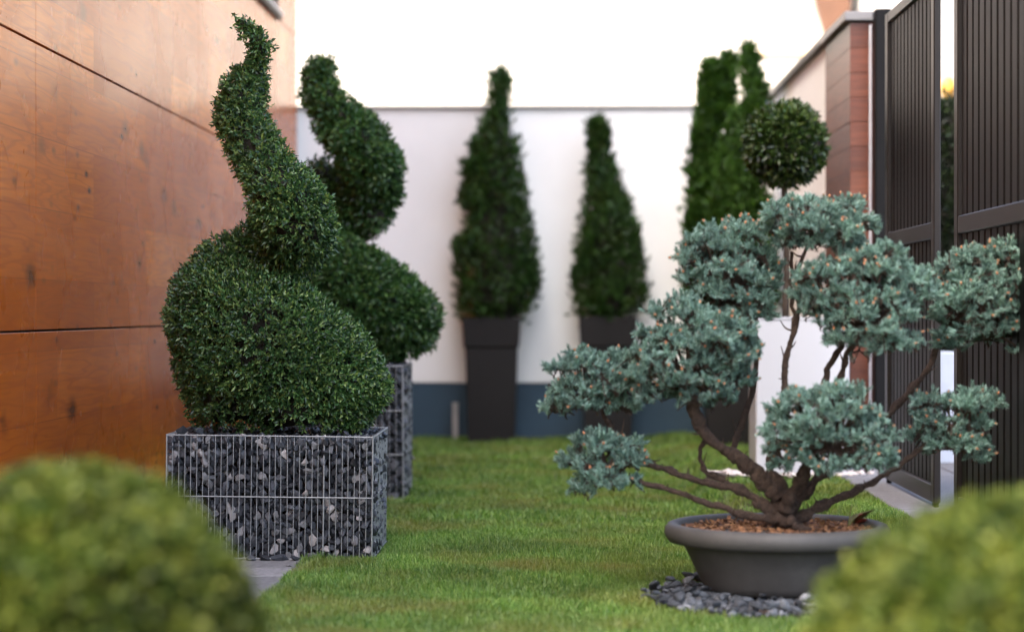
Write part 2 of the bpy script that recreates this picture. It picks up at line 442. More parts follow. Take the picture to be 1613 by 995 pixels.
# ================================================================== GROUND
XL, XR = -2.0, 1.575           # house wall and gate line
YB = 16.60                     # back wall
def smooth(a, b, x):
    t = np.clip((x - a) / (b - a), 0, 1); return t * t * (3 - 2 * t)
def hz(x, y):
    """height of the lawn: it climbs a little towards the paving by the gates"""
    x = npv(x); y = npv(y)
    s0 = 1.05 - 0.45 * smooth(8.3, 10.8, y)
    return 0.145 * smooth(s0, s0 + 0.30, x) * smooth(6.6, 8.6, y) * (1 - 0.75 * smooth(12.2, 14.5, y)) + 0.006 * np.sin(x * 5 + y * 2.3) * np.sin(y * 3.1) - 0.03 * (1 - smooth(-0.98, -0.945, x)) * (1 - smooth(11.25, 11.35, y))

g = mesh('ground', [(-300, -300, -0.06), (300, -300, -0.06), (300, 600, -0.06), (-300, 600, -0.06)], [(0, 1, 2, 3)])
go = obj('ground', g, 'outer_ground'); go['kind'] = 'structure'
LX0, LX1 = -0.945, 1.56
xs = np.linspace(XL, LX1, 88); ys = np.linspace(0.2, YB - 0.02, 260)
gx, gy = np.meshgrid(xs, ys)
V = np.stack([gx.ravel(), gy.ravel(), hz(gx, gy).ravel()], 1)
ii = np.arange(len(ys) - 1)[:, None] * len(xs) + np.arange(len(xs) - 1)[None]
ii = ii.ravel()[:, None]
lawn = obj('lawn', mesh('lawn', V, np.hstack([ii, ii + 1, ii + 1 + len(xs), ii + len(xs)])), 'lawn', smooth=True)
lawn['kind'] = 'structure'

POT = P(1224, 824, 7.42); POT[2] = 0.0
BED = (POT[0] + 0.0, 7.31, 0.46, 0.49)    # pebble patch below the pot
def blades(n, x0, x1, y0, y1, h, wd):
    x = rng.uniform(x0, x1, n); y = rng.uniform(y0, y1, n)
    ok = ((x - BED[0]) / (BED[2] - 0.03)) ** 2 + ((y - BED[1]) / (BED[3] - 0.03)) ** 2 > 1 + 0.25 * rng.normal(size=n).clip(-1, 1) * 0.4
    ok &= ~((x > 1.40) & (y < 11.6)) & ~((x < -0.72) & (y > 8.48) & (y < 9.2))
    x, y = x[ok], y[ok]; n = len(x)
    b = np.stack([x, y, np.maximum(hz(x, y), -0.008) - 0.004], 1)
    tuft = 0.75 + 0.5 * (np.sin(x * 9 + 2 * np.sin(y * 4)) * np.sin(y * 7 + np.sin(x * 5)) * 0.5 + 0.5)
    H = h * rng.uniform(0.5, 1.25, n) * tuft
    th = rng.uniform(0, 2 * math.pi, n); lean = rng.uniform(0.1, 0.8, n)
    d = np.stack([np.cos(th), np.sin(th), 0 * th], 1); s = np.stack([-np.sin(th + rng.normal(size=n) * 0.6), np.cos(th), 0 * th], 1)
    W = (wd * rng.uniform(0.7, 1.3, n))[:, None]
    m = b + np.array((0, 0, 1)) * (H * 0.55)[:, None] + d * (H * lean * 0.25)[:, None]
    tip = b + np.array((0, 0, 1)) * (H * (1 - 0.3 * lean))[:, None] + d * (H * lean * 0.8)[:, None]
    V = np.stack([b - s * W, b + s * W, m + s * W * 0.8, tip, m - s * W * 0.8], 1).reshape(-1, 3)
    i = np.arange(n)[:, None] * 5
    F = np.hstack([i, i + 1, i + 2, i, i + 2, i + 4, i + 4, i + 2, i + 3]).reshape(-1, 3)
    return V, F
Vg, Fg = cat_arrays([blades(30000, LX0, 1.34, 4.6, 6.4, 0.045, 0.0022),
                     blades(220000, LX0 - 0.03, 1.42, 6.4, 9.8, 0.031, 0.0014),
                     blades(56000, LX0 - 0.03, 1.55, 9.8, 12.4, 0.031, 0.0022),
                     blades(38000, LX0 - 0.03, 1.55, 12.4, YB - 0.02, 0.036, 0.0034), blades(14000, XL + 0.02, LX0 - 0.03, 11.9, YB - 0.02, 0.036, 0.0034),
                     blades(5000, LX0 - 0.06, LX0 + 0.02, 6.2, 8.48, 0.042, 0.0015)])
gr = obj('grass', mesh('grass', Vg, Fg), 'grass', kind='stuff')
tag(gr, 'short mown green lawn grass with yellowish dry patches', 'grass')

# paving beside the house: pavers are pieces of the strip
strip = box('paving_strip', XL, LX0, 3.0, 11.28, -0.055, -0.010, 'soil', None, 0); strip['kind'] = 'structure'
pv = [box_me('paver', 0.2375, 0.2375, 0.05, 0.006) for _ in range(1)]
for m_ in pv: m_.materials.append(M['paver'])
edge_me = box_me('paver', 0.068, 0.2375, 0.05, 0.006); edge_me.materials.append(M['paver'])
for j in range(22):
    y = 5.9 + 0.2425 * j
    for i in range(4):
        x = XL + 0.02 + 0.121 + i * 0.2425
        obj('paver', pv[0], None, strip, (x, y, -0.048 + random.uniform(-0.0015, 0.0015)))
    obj('paver', edge_me, None, strip, (-1.012 + 0.036, y + 0.1, -0.047))
# slabs below the gates
right = box('gate_paving', 1.405, 3.2, 4.5, 12.0, -0.05, 0.142, 'soil', None, 0); right['kind'] = 'structure'
sl = box_me('slab', 0.594, 0.894, 0.03, 0.006); sl.materials.append(M['slab'])
for j in range(8):
    for i in range(3):
        obj('slab', sl, None, right, (1.41 + 0.297 + i * 0.6, 4.95 + 0.9 * j, 0.128 + random.uniform(-0.001, 0.001)))

# ================================================================== HOUSE ON THE LEFT
HY0, HY1, HH = 2.9, 16.46, 8.6
house = thing('wood_clad_house', 'tall house wall clad in glossy orange-brown wood panels', 'house', (XL, HY0, 0))
box('wall', XL - 7, XL - 0.03, HY0, HY1, -0.05, HH, 'joint', house, 0)
box('roof', XL - 7.2, XL + 0.08, HY0 - 0.1, HY1 + 0.08, HH, HH + 0.25, 'coping', house, 0.01)
rows = [(0.02, 0.900), (0.909, 2.002), (2.011, 3.062), (4.60, 5.9), (5.91, 7.2), (7.21, 8.58)]
seams = [HY0, 4.49, 8.22, 11.95, HY1]
for (z0, z1) in rows:
    for a, b in zip(seams[:-1], seams[1:]):
        box('panel', XL - 0.028, XL, a + 0.0015, b - 0.0015, z0, z1, 'laminate', house, 0.0015)
# strip of wall around the windows
wy0, wy1 = 12.6, 15.30
for a, b in ((HY0, 4.49), (4.49, 8.22), (8.22, wy0), (wy1, HY1)):
    box('panel', XL - 0.028, XL, a + 0.0015, b - 0.0015, 3.071, 4.59, 'laminate', house, 0.0015)
win = box('window', XL - 0.10, XL - 0.034, wy0 + 0.06, wy1 - 0.06, 3.16, 4.5, 'glass', house, 0)
for (a, b, c, d) in ((wy0 + 0.002, wy0 + 0.07, 3.10, 4.585), (wy1 - 0.07, wy1 - 0.002, 3.10, 4.585)):
    box('frame', XL - 0.03, XL + 0.012, a, b, c, d, 'brown_trim', win)
box('frame', XL - 0.03, XL + 0.010, wy0 + 0.07, wy1 - 0.07, 3.10, 3.17, 'brown_trim', win)
box('frame', XL - 0.03, XL + 0.010, wy0 + 0.07, wy1 - 0.07, 4.50, 4.585, 'brown_trim', win)
box('sill', XL - 0.02, XL + 0.045, wy0 - 0.05, wy1 + 0.03, 3.078, 3.098, 'white_metal', win)
box('sill_underside', XL + 0.002, XL + 0.036, wy0 - 0.03, wy1 + 0.01, 3.045, 3.077, 'anthracite', win)

# ================================================================== BACK WALL
ang = R(2.0)
bw = thing('garden_wall', 'white garden wall with blue-grey base closing off the lawn', 'wall', (0, YB, 0))
zt = 2.535
wall = box('wall', -8.0, XR + 0.25, YB, YB + 0.16, 0.43, zt, 'render_white', bw, 0.004)
box('base', -8.0, XR + 0.25, YB + 0.012, YB + 0.15, -0.05, 0.43, 'base_blue', bw, 0.002)
box('coping', -8.0, XR + 0.25, YB - 0.03, YB + 0.19, zt, zt + 0.022, 'coping', bw, 0.003)

st = thing('stake', 'thin grey stake standing before the base of the white wall', 'stake', P(717, 690, 16.4))
st.location.z = 0
box('post', st.location.x - 0.022, st.location.x + 0.022, 16.38, 16.42, -0.02, 0.27, 'stake', st)
box('cap', st.location.x - 0.026, st.location.x + 0.026, 16.374, 16.426, 0.27, 0.285, 'stake', st)

# ================================================================== RIGHT WALL, PILLAR, GATES
ZT = 2.545
sw = thing('panelled_wall', 'white panelled side wall with a dark sloping coping line', 'wall', (XR, 14.7, 0))
box('core', XR + 0.022, XR + 0.2, 12.81, YB - 0.01, -0.02, ZT, 'joint', sw, 0)
yy = np.linspace(12.81, YB - 0.01, 6)
for a, b in zip(yy[:-1], yy[1:]):
    box('panel', XR, XR + 0.02, a + 0.004, b - 0.004, -0.02, ZT - 0.01, 'render_white', sw, 0.002)
box('coping', XR - 0.035, XR + 0.23, 12.80, YB - 0.035, ZT, ZT + 0.045, 'coping_dark', sw, 0.004)

pl = thing('clad_pillar', 'tall pillar clad in red-brown boards with a grey metal cap', 'pillar', (XR + 0.1, 12.2, 0))
PX1, PY0, PY1 = XR + 0.235, 11.70, 12.795
box('core', XR + 0.014, PX1 - 0.014, PY0 + 0.014, PY1 - 0.002, 0.0, ZT - 0.005, 'joint', pl, 0)
nb = 19; dz = (ZT - 0.01) / nb
fm = box_me('board', PX1 - XR, 0.013, dz - 0.002, 0.001); fm.materials.append(M['wood_plank'])
sm = box_me('board', 0.013, PY1 - PY0 - 0.02, dz - 0.002, 0.001); sm.materials.append(M['wood_plank'])
for k in range(nb):
    obj('board', fm, None, pl, ((XR + PX1) / 2, PY0 + 0.0065, k * dz + 0.002))
    obj('board', sm, None, pl, (XR + 0.0065, (PY0 + PY1) / 2 + 0.008, k * dz + 0.002))
box('corner_trim', XR + 0.100, XR + 0.112, PY0 - 0.016, PY0 - 0.001, 0.0, ZT - 0.02, 'white_metal', pl, 0.002)
box('cap', XR - 0.035, PX1 + 0.02, PY0 - 0.03, PY1 + 0.005, ZT + 0.001, ZT + 0.05, 'coping', pl, 0.004)

gp = tag(box('gate_post', XR + 0.105, XR + 0.190, 11.50, 11.60, 0.145, 2.585, 'anthracite', None, 0.006), 'square black metal post before the brown pillar', 'post')

def gate(y0, y1, z0, z1, zr, label, nb):
    """y0 the near end, y1 the far end"""
    t = thing('gate', label, 'gate', (XR, (y0 + y1) / 2, z0), 'black gate leaves along the paving')
    fw = 0.075
    for a, b in ((y0, y0 + fw), (y1 - fw, y1)):
        box('stile', XR - 0.006, XR + 0.024, a, b, z0, z1, 'bronze', t, 0.004)
    a, b = y0 + fw + 0.001, y1 - fw - 0.001
    for r0, r1 in ((z0, z0 + 0.075), (zr, zr + 0.070), (z1 - 0.05, z1)):
        box('rail', XR - 0.005, XR + 0.023, a, b, r0, r1, 'bronze', t, 0.004)
    for yf in (y0 + fw / 2, y1 - fw / 2):
        box('foot', XR - 0.002, XR + 0.020, yf - 0.02, yf + 0.02, 0.157, z0 + 0.002, 'anthracite', t, 0.003)
    pitch = (b - a) / nb
    for lo, hi in ((z0 + 0.076, zr - 0.001), (zr + 0.071, z1 - 0.051)):
        bm = bmesh.new()     # board with a shallow raised profile and folded edges
        h = hi - lo; wv = pitch - 0.006
        prof = [(-wv / 2, 0.018), (-wv / 2, 0.004), (-wv / 2 + 0.010, 0.0), (wv / 2 - 0.018, 0.0), (wv / 2 - 0.006, 0.007), (wv / 2, 0.018)]
        lo_v = [bm.verts.new((x, y, 0)) for y, x in prof]; hi_v = [bm.verts.new((x, y, h)) for y, x in prof]
        k = len(prof)
        for i in range(k):
            j = (i + 1) % k; bm.faces.new((lo_v[i], lo_v[j], hi_v[j], hi_v[i]))
        bm.faces.new(lo_v[::-1]); bm.faces.new(hi_v)
        bmesh.ops.recalc_face_normals(bm, faces=bm.faces)
        me = bpy.data.meshes.new('board'); bm.to_mesh(me); bm.free(); me.materials.append(M['anthracite'])
        for i in range(nb):
            obj('board', me, None, t, (XR + 0.010, a + pitch * (i + 0.5), lo))
    return t
gate(9.07, 10.42, 0.176, 2.405, 1.285, 'black metal gate leaf next to the brown pillar', 12)
gate(6.95, 8.61, 0.176, 2.70, 1.285, 'black metal gate leaf with vertical boards nearest the right edge', 13)

# ================================================================== BEYOND THE GARDEN
nh = thing('white_house', 'bright cream-white house rising behind the garden wall', 'house', (-4, 24, 0))
box('facade', -16, 2.98, 24, 32, -0.05, 5.6, 'facade', nh, 0.01)
box('roof', -16.3, 3.2, 23.7, 32.3, 5.6, 5.85, 'coping', nh, 0.02)
wn = box('window', 2.28, 2.80, 23.93, 23.998, 3.33, 3.80, 'facade', nh, 0.004)
for (x0, x1, z0, z1) in ((2.22, 2.86, 3.80, 3.86), (2.22, 2.86, 3.25, 3.33)):
    box('trim', x0, x1, 23.90, 23.997, z0, z1, 'sand', wn, 0.004)
# curved timber bracket under the eave
prof = []
a = P(1283, -40, 23.8); b = P(1304, 60, 23.8)
left = [P(1272, -60, 23.8), P(1281, -20, 23.8), P(1287, 10, 23.8), P(1296, 38, 23.8), P(1308, 75, 23.8), P(1312, 130, 23.8)]
rightp = [P(1336, 130, 23.8), P(1336, 75, 23.8), P(1337, 38, 23.8), P(1338, 10, 23.8), P(1340, -20, 23.8), P(1344, -60, 23.8)]
ol = [(p[0], p[2]) for p in left + rightp]; k = len(ol)
V = [(x, 23.75, z) for x, z in ol] + [(x, 23.97, z) for x, z in ol]
F = [tuple(range(k)), tuple(range(2 * k - 1, k - 1, -1))] + [(i, (i + k), (i + 1) % k + k, (i + 1) % k) for i in range(k)]
me = mesh('bracket', V, F)
obj('bracket', me, 'brown_trim', nh)
ph = thing('peach_house', 'far peach-coloured house just above the pillar cap', 'house', (5.5, 36, 0))
box('wall', 4.2, 9, 36, 42, -0.05, 5.85, 'peach', ph, 0.01); box('parapet', 4.1, 9.1, 35.9, 42.1, 5.85, 6.0, 'facade', ph, 0.01)
oh = thing('street_house', 'off-white house front seen through the gap between the gates', 'house', (5, 19, 0))
box('wall', 3.3, 9, 19, 25, -0.05, 4.9, 'grey_front', oh, 0.01); box('roof', 3.2, 9.1, 18.9, 25.1, 4.9, 5.05, 'coping', oh, 0.01)
yp = P(1495, 137, 18.9)
obj('yellow_panel', lathe_me('yellow_panel', [(0, -0.02), (0.065, -0.02), (0.07, 0), (0.065, 0.02), (0, 0.02)], 24, 1, 1.5), 'yellow', oh, (yp[0], 18.96, yp[2]), rot=(math.pi / 2, 0, 0))
lw = tag(box('low_wall', 1.85, 6.0, 12.9, 13.05, -0.05, 0.74, 'lowwall', None, 0.01), 'low pale blue wall outside the gates below the dark hedge', 'wall')

# ================================================================== GABION BASKETS
STN = stone_variants(12)
for s in STN: s.materials.append(M['slate'])
def wire_me(name, L, r=0.0022, sides=5):
    V, F = [], []
    for z in (0, L):
        for k in range(sides):
            th = 2 * math.pi * k / sides; V.append((r * math.cos(th), r * math.sin(th), z))
    for k in range(sides): F.append((k, (k + 1) % sides, sides + (k + 1) % sides, sides + k))
    me = mesh(name, V, F); me.shade_smooth(); me.materials.append(M['galv']); return me
def gabion(label, x0, x1, y0, y1, h, rows, pitch, stone, cap, tilt=0.0, loose=True):
    cx, cy = (x0 + x1) / 2, (y0 + y1) / 2
    t = thing('gabion_basket', label, 'gabion', (cx, cy, 0), 'stone-filled gabion planters')
    z0 = 0.002
    frame = []
    r = 0.0030
    # part: each wire mesh side, its wires the sub-parts
    zr = [z0 + 0.004 + (h - 0.01) * k / rows for k in range(rows + 1)]
    vw = wire_me('wire', h - 0.002, 0.0020); thick = wire_me('wire', h - 0.002, 0.0038)
    for side in ('front', 'right', 'back', 'left'):
        if side in ('front', 'back'):
            n = round((x1 - x0) / pitch); L = x1 - x0
            y = y0 if side == 'front' else y1
            pts = [(x0 + L * i / n, y, z0) for i in range(n + 1)]
            lw_ = wire_me('rail_wire', L, 0.0027); ro = (0, math.pi / 2, 0); st_ = (x0, y + (-0.004 if side == 'front' else 0.004))
        else:
            n = round((y1 - y0) / pitch); L = y1 - y0
            x = x1 if side == 'right' else x0
            pts = [(x, y0 + L * i / n, z0) for i in range(n + 1)]
            lw_ = wire_me('rail_wire', L, 0.0027); ro = (-math.pi / 2, 0, 0); st_ = (x + (0.004 if side == 'right' else -0.004), y0)
        cage = obj('wire_panel', lw_, None, t, (st_[0], st_[1], zr[-1]), rot=ro)
        cw = Vector((st_[0], st_[1], zr[-1]))
        inv = cage.rotation_euler.to_matrix().inverted()
        def sub(me, p, world_rot):
            o = bpy.data.objects.new('wire', me); C.objects.link(o); o.parent = cage
            o.location = inv @ (Vector(p) - cw)
            e_ = (inv @ world_rot).to_euler(); o.rotation_euler = (e_.x + random.gauss(0, 0.0022), e_.y + random.gauss(0, 0.0022), e_.z)
        from mathutils import Matrix
        I3 = Matrix.Identity(3)
        for i, p in enumerate(pts):
            if side in ('right', 'left') and i in (0, n): continue
            fat = i in (0, n) or (side == 'front' and i == round(n * 0.755))
            sub(thick if fat else vw, (p[0] + random.uniform(-.001, .001), p[1], p[2]), I3)
        for z in zr[:-1]:
            sub(lw_, (st_[0], st_[1], z), cage.rotation_euler.to_matrix())
    # stones: the front layer piece by piece
    L, nx, nz = x1 - x0, max(1, round((x1 - x0) / stone)), max(1, round(h / (stone * 0.88)))
    spots = []
    for k in range(nz):
        for i in range(nx):
            spots.append((x0 + stone * 0.45 + (L - stone * 0.9) * (i + 0.5 * (k % 2) * 0.9) / (nx - 0.5), y0 + stone * 0.42, (k + 0.5) * h / nz, 1))
    ny = max(1, round((y1 - y0) / stone))
    for k in range(nz):
        for i in range(1, ny):
            spots.append((x1 - stone * 0.40, y0 + stone * 0.42 + (y1 - y0 - stone) * i / (ny - 1), (k + 0.5) * h / nz, 2))
    parts_, rest = [], []
    for s in spots:
        (parts_ if len(parts_) < cap else rest).append(s)
    jit = stone * 0.16
    for i, (x, y, z, f) in enumerate(parts_):
        d = stone * random.uniform(1.05, 1.6)
        sc_ = (d * random.uniform(0.9, 1.2), d * random.uniform(0.75, 0.95), d * random.uniform(0.75, 1.05))
        obj('stone', STN[i % 12], None, t, (x + random.uniform(-jit, jit), y + random.uniform(0, jit), min(z + random.uniform(-jit, jit), h - 0.024)),
            rot=(random.uniform(0, 6), random.uniform(0, 6), random.uniform(0, 6)), scale=sc_)
    # everything deeper: second layers, the top and the hidden sides
    for x, y, z, f in spots:
        rest.append((x + stone * 0.5 * (f == 1), y + stone * (0.75 if f == 1 else 0), z + stone * 0.4, f) if f == 1 else (x - stone * 0.7, y, z, f))
    for k in range(nz):
        for i in range(ny): rest.append((x0 + stone * 0.4, y0 + stone * 0.5 + (y1 - y0 - stone) * i / (ny - 1), (k + 0.5) * h / nz, 3))
        for i in range(nx): rest.append((x0 + stone * 0.5 + (L - stone) * i / (nx - 1), y1 - stone * 0.4, (k + 0.5) * h / nz, 4))
    for i in range(nx):
        for j in range(ny): rest.append((x0 + stone * 0.5 + (L - stone) * i / (nx - 1), y0 + stone * 0.5 + (y1 - y0 - stone) * j / (ny - 1), h - stone * 0.35, 5))
    n = len(rest)
    loc = npv([r_[:3] for r_ in rest]) + rng.uniform(-jit, jit, (n, 3)); loc[:, 2] = np.minimum(loc[:, 2], h - 0.026)
    me = joined('stone_fill', STN, loc - np.array((cx, cy, 0)), rng.uniform(0, 6, (n, 3)), (stone * rng.uniform(1.05, 1.55, (n, 1))) * rng.uniform(0.8, 1.1, (n, 3)))
    obj('stone_fill', me, 'slate', t, (cx, cy, 0), kind='stuff')
    box('soil', x0 + 0.09, x1 - 0.09, y0 + 0.09, y1 - 0.09, 0.0, h - 0.035, 'soil', t, 0)
    if loose:
        for px, py, s in ((285, 677, 0.05), (313, 679, 0.038), (543, 686, 0.03), (330, 684, 0.03)):
            q = P(px, py, y0 + 0.03)
            obj('stone', STN[int(px) % 12], None, t, (q[0], y0 + 0.03, h + s * 0.25), rot=(random.uniform(0, 6), 0.3, 1), scale=(s * 1.3, s, s * 0.8))
    t.rotation_euler = (0, tilt, 0)
    return t
G1 = dict(x0=P(261, 700, 8.5)[0], x1=P(585, 700, 8.5)[0], y0=8.5, y1=9.19, h=0.492)
gabion('dark stone-filled wire gabion in front with two rows of mesh', rows=2, pitch=0.0243, stone=0.0345, cap=297, tilt=R(0.6), **G1)
G2 = dict(x0=P(635, 700, 11.2)[0] - 0.72, x1=P(635, 700, 11.2)[0], y0=11.2, y1=11.83, h=0.700)
gabion('taller stone-filled wire gabion standing farther back', rows=3, pitch=0.036, stone=0.046, cap=290, loose=False, **G2)
# a few stones that fell out onto the paving
for px, py, s, which in ((395, 886, 0.045, 'leftmost'), (417, 886, 0.05, 'second from the left'), (440, 887, 0.058, 'third from the left'), (466, 888, 0.045, 'rightmost'), (455, 896, 0.024, 'tiny one nearest the camera')):
    q = P(px, py, 8.46); 
    y = 8.46 if py < 890 else 8.25
    o = obj('loose_stone', STN[px % 12], None, None, (P(px, py, y)[0], y, s * 0.22), rot=(0.2, 0.1, px), scale=(s * 1.2, s, s * 0.75))
    tag(o, 'loose stone on the paving below the front gabion, ' + which, 'stone', 'stones fallen from the front gabion')

# ================================================================== CLIPPED SPIRAL TOPIARIES
def px_spheres(rows, Y):
    out = []
    for x, y, r, d in rows:
        q = P(x, y, Y + d); out.append((q[0], q[1], q[2], r * (Y + d) / FPX))
    return out
def densify(rows, n):
    return [tuple(r) for r in spline(rows, n)]
def topiary(label, mat, chain, extra, Y, zmin, n, ln, wd, per, tw, dn=3):
    S = px_spheres(densify(chain, dn) + extra, Y)
    base = (np.mean([s[0] for s in S[:6]]), Y, zmin)
    t = thing('spiral_topiary', label, 'topiary', base, 'clipped spiral topiaries')
    b = npv(base)
    S2 = [(s[0], s[1], s[2], max(s[3] - 0.014, s[3] * 0.65)) for s in S]
    p, nn = sphere_union(S2, n, zmin + 0.01, 0.012, 0.007)
    p = p - nn * np.abs(rng.normal(size=(len(p), 1))) * 0.012
    a1 = sprigs(p, nn, tw, per, ln, wd)
    k = rng.random(len(p)) < 0.6
    a2 = sprigs(p[k] - nn[k] * 0.035, nn[k], tw, per, ln * 1.1, wd * 1.15)
    k = rng.random(len(p)) < 0.012
    a3 = sprigs(p[k] + nn[k] * 0.016, nn[k], tw * 1.1, per, ln, wd, 0.9, 0.4)
    V, F = cat_arrays([a1, a2, a3])
    obj('foliage', mesh('foliage', V - b, F), mat, t, base, kind='stuff')
    obj('dark_twig_core', core_me('dark_twig_core', [(s[0] - b[0], s[1] - b[1], s[2] - b[2], s[3]) for s in S2], 0.0, 0.68), 'twig', t, base)
    return t
c1 = [(556, 606, 64, -.03), (522, 600, 86, -.08), (470, 568, 104, -.10), (420, 545, 120, -.10), (372, 520, 110, -.04), (346, 478, 82, .06), (368, 428, 64, .18),
      (425, 392, 56, .20), (464, 380, 60, .06), (467, 354, 66, -.14), (446, 310, 62, -.19), (416, 258, 47, -.12), (386, 205, 47, -.02), (380, 162, 42, .03),
      (392, 122, 32, .05), (406, 96, 23, .02), (408, 72, 22, -.02), (394, 48, 18, -.03), (379, 33, 11, -.03)]
e1 = [(500, 570, 92, .15), (390, 560, 105, .2), (430, 600, 120, .05), (340, 590, 68, .02), (365, 620, 75, -.06), (470, 625, 85, -.1), (300 + 20, 555, 52, 0.0), (535, 620, 70, .1)]
topiary('dark green spiral topiary with slender curled tip in the front gabion', 'box', c1, e1, 8.86, G1['h'] - 0.005, 31000, 0.023, 0.0102, 6, 0.036)
c2 = [(648, 505, 48, .02), (622, 498, 68, -.05), (585, 478, 76, -.1), (545, 452, 74, -.12), (508, 424, 68, -.05), (490, 390, 58, .05), (520, 365, 50, .18), (555, 338, 48, .2),
      (582, 308, 50, .1), (587, 268, 49, -.02), (572, 236, 50, -.1), (545, 204, 44, -.12), (518, 168, 36, -.08), (502, 136, 29, 0), (503, 110, 22, .02), (520, 98, 11, .02)]
e2 = [(505, 275, 28, .14), (535, 300, 40, .18), (600, 525, 52, .1), (560, 525, 55, .05), (520, 505, 66, .1), (480, 480, 66, 0), (640, 530, 38, 0), (590, 340, 26, 0.02), (500, 540, 50, 0)]
topiary('spiral topiary with blunt tip in the rear gabion', 'box_far', c2, e2, 11.52, G2['h'] - 0.005, 17000, 0.034, 0.015, 5, 0.05)

# ================================================================== CONIFERS AND PLANTERS BY THE BACK WALL
def sprays(p, n, ln, wd, up=0.9, k=3):
    B, A, NN = [], [], []
    for j in range(k):
        a = unit(n * 0.6 + np.array((0, 0, up)) + 0.55 * rng.normal(size=p.shape))
        B.append(p + 0.02 * rng.normal(size=p.shape)); A.append(a); NN.append(unit(n + 0.5 * rng.normal(size=p.shape)))
    B, A, NN = np.vstack(B), np.vstack(A), np.vstack(NN)
    return leaf_arrays(B, A, NN, ln * rng.uniform(0.6, 1.3, len(B)), wd * rng.uniform(0.7, 1.2, len(B)), 0.15)
def conifer(label, rows, Y, zbase, mat, n=9000, group=None, extra=()):
    rows = [(a, b, max(c - 8, c * 0.65)) for a, b, c in rows]
    extra = [(*e[:3], max(e[3] - 0.035, 0.02)) for e in extra]
    """rows: (centre x px, y px, half-width px) from the bottom up"""
    rr = spline([(a, b, c) for a, b, c in rows], 5)
    S = []
    for x, y, h in rr:
        q = P(x, y, Y); S.append((q[0] , q[1], q[2], h * Y / FPX))
    S = npv(S)
    base = (S[0, 0], Y, zbase)
    t = thing('conifer', label, 'conifer', base, group)
    # lumps over the surface of the cone give the shaggy outline
    lumps = []
    for x, y, z, r in S:
        for k in range(7):
            th = random.uniform(0, 2 * math.pi); s = r * random.uniform(0.30, 0.46)
            lumps.append((x + math.cos(th) * (r - s * 0.8), y + math.sin(th) * (r - s * 0.8), z + random.uniform(-0.5, 0.5) * r * 0.6, max(s, 0.03)))
    lumps += [(x, y, z, r * 0.62) for x, y, z, r in S] + list(extra)
    p, nn = sphere_union(lumps, n, zbase + 0.02, 0.02)
    if len(extra):
        pe, ne = sphere_union(extra, 1100, 0, 0.01)
        p, nn = np.vstack([p, pe]), np.vstack([nn, ne])
    V, F = sprays(p, nn, 0.062, 0.022)
    obj('crown', mesh('crown', V - npv(base), F), mat, t, base, kind='stuff')
    obj('dark_twig_core', core_me('dark_twig_core', [(x - base[0], y - base[1], z - base[2], r * 0.75) for x, y, z, r in S[::2]], 0.0), 'twig', t, base)
    obj('trunk', tube_me('trunk', [(0, 0, -0.06), (0, 0.005, 0.15), (0, 0, (S[-1, 2] - zbase) * 0.6)], [0.028, 0.024, 0.006], 8, 3), 'stem', t, base)
    return t
def planter(label, cx, y, w, h, group=None):
    t = thing('planter', label, 'planter', (cx, y, 0), group)
    def taper(name, w0, w1, z0, z1, m, bev=0.006):
        bm = bmesh.new(); bmesh.ops.create_cube(bm, size=1)
        for v in bm.verts:
            ww = w0 if v.co.z < 0 else w1
            v.co = Vector((v.co.x * ww, v.co.y * ww, z0 if v.co.z < 0 else z1))
        bmesh.ops.bevel(bm, geom=list(bm.edges), offset=bev, segments=2, affect='EDGES')
        me = bpy.data.meshes.new(name); bm.to_mesh(me); bm.free()
        return obj(name, me, m, t, (cx, y, 0))
    taper('body', w * 0.80, w * 0.90, -0.01, h * 0.765, 'planter')
    # rim: a collar open at the top
    V, F = [], []
    prof = [(w * 0.455, h * 0.755), (w * 0.475, h * 0.77), (w * 0.50, h), (w * 0.462, h), (w * 0.45, h - 0.06)]
    for sx, sy in ((-1, -1), (1, -1), (1, 1), (-1, 1)):
        for r, z in prof: V.append((sx * r, sy * r, z))
    for k in range(4):
        for i in range(4):
            a, b = k * 5 + i, ((k + 1) % 4) * 5 + i; F.append((a, b, b + 1, a + 1))
    obj('rim', mesh('rim', V, F), 'planter', t, (cx, y, 0))
    obj('soil', mesh('soil', [(sx * w * 0.455, sy * w * 0.455, h - 0.05) for sx, sy in ((-1, -1), (1, -1), (1, 1), (-1, 1))], [(0, 1, 2, 3)]), 'soil', t, (cx, y, 0))
    return t
YP = 16.28
HP = P(775, 500, YP)[2]
planter('dark square tapered planter at the left of the back wall', P(775, 600, YP)[0], YP, 0.43, HP, 'dark planters by the back wall')
conifer('tall narrow conifer with a thin tip in the left dark planter', [(782, 475, 66), (782, 430, 66), (783, 380, 60), (783, 320, 51), (783, 270, 44), (782, 220, 34), (785, 180, 21), (786, 145, 15), (786, 120, 9)], YP, HP - 0.05, 'thuja', 9500, 'conifers along the back wall',
        [(*P(752, 232, YP), 0.075), (*P(752, 270, YP), 0.11), (*P(752, 310, YP), 0.13), (*P(734, 392, YP), 0.10)])
planter('dark square tapered planter half hidden by the blue spruce', P(957, 600, YP)[0], YP, 0.43, HP + 0.01, 'dark planters by the back wall')
conifer('shorter conifer with pointed tip in the dark planter behind the spruce', [(960, 470, 58), (960, 430, 58), (959, 380, 50), (955, 330, 40), (950, 285, 30), (946, 245, 20), (943, 215, 13), (942, 195, 8)], YP, HP - 0.04, 'thuja', 8500, 'conifers along the back wall')
Y3 = 15.2
H3 = P(1150, 505, Y3)[2]
planter('dark planter at the wall corner mostly hidden by spruce branches', P(1148, 600, Y3)[0], Y3, 0.40, H3, 'dark planters by the back wall')
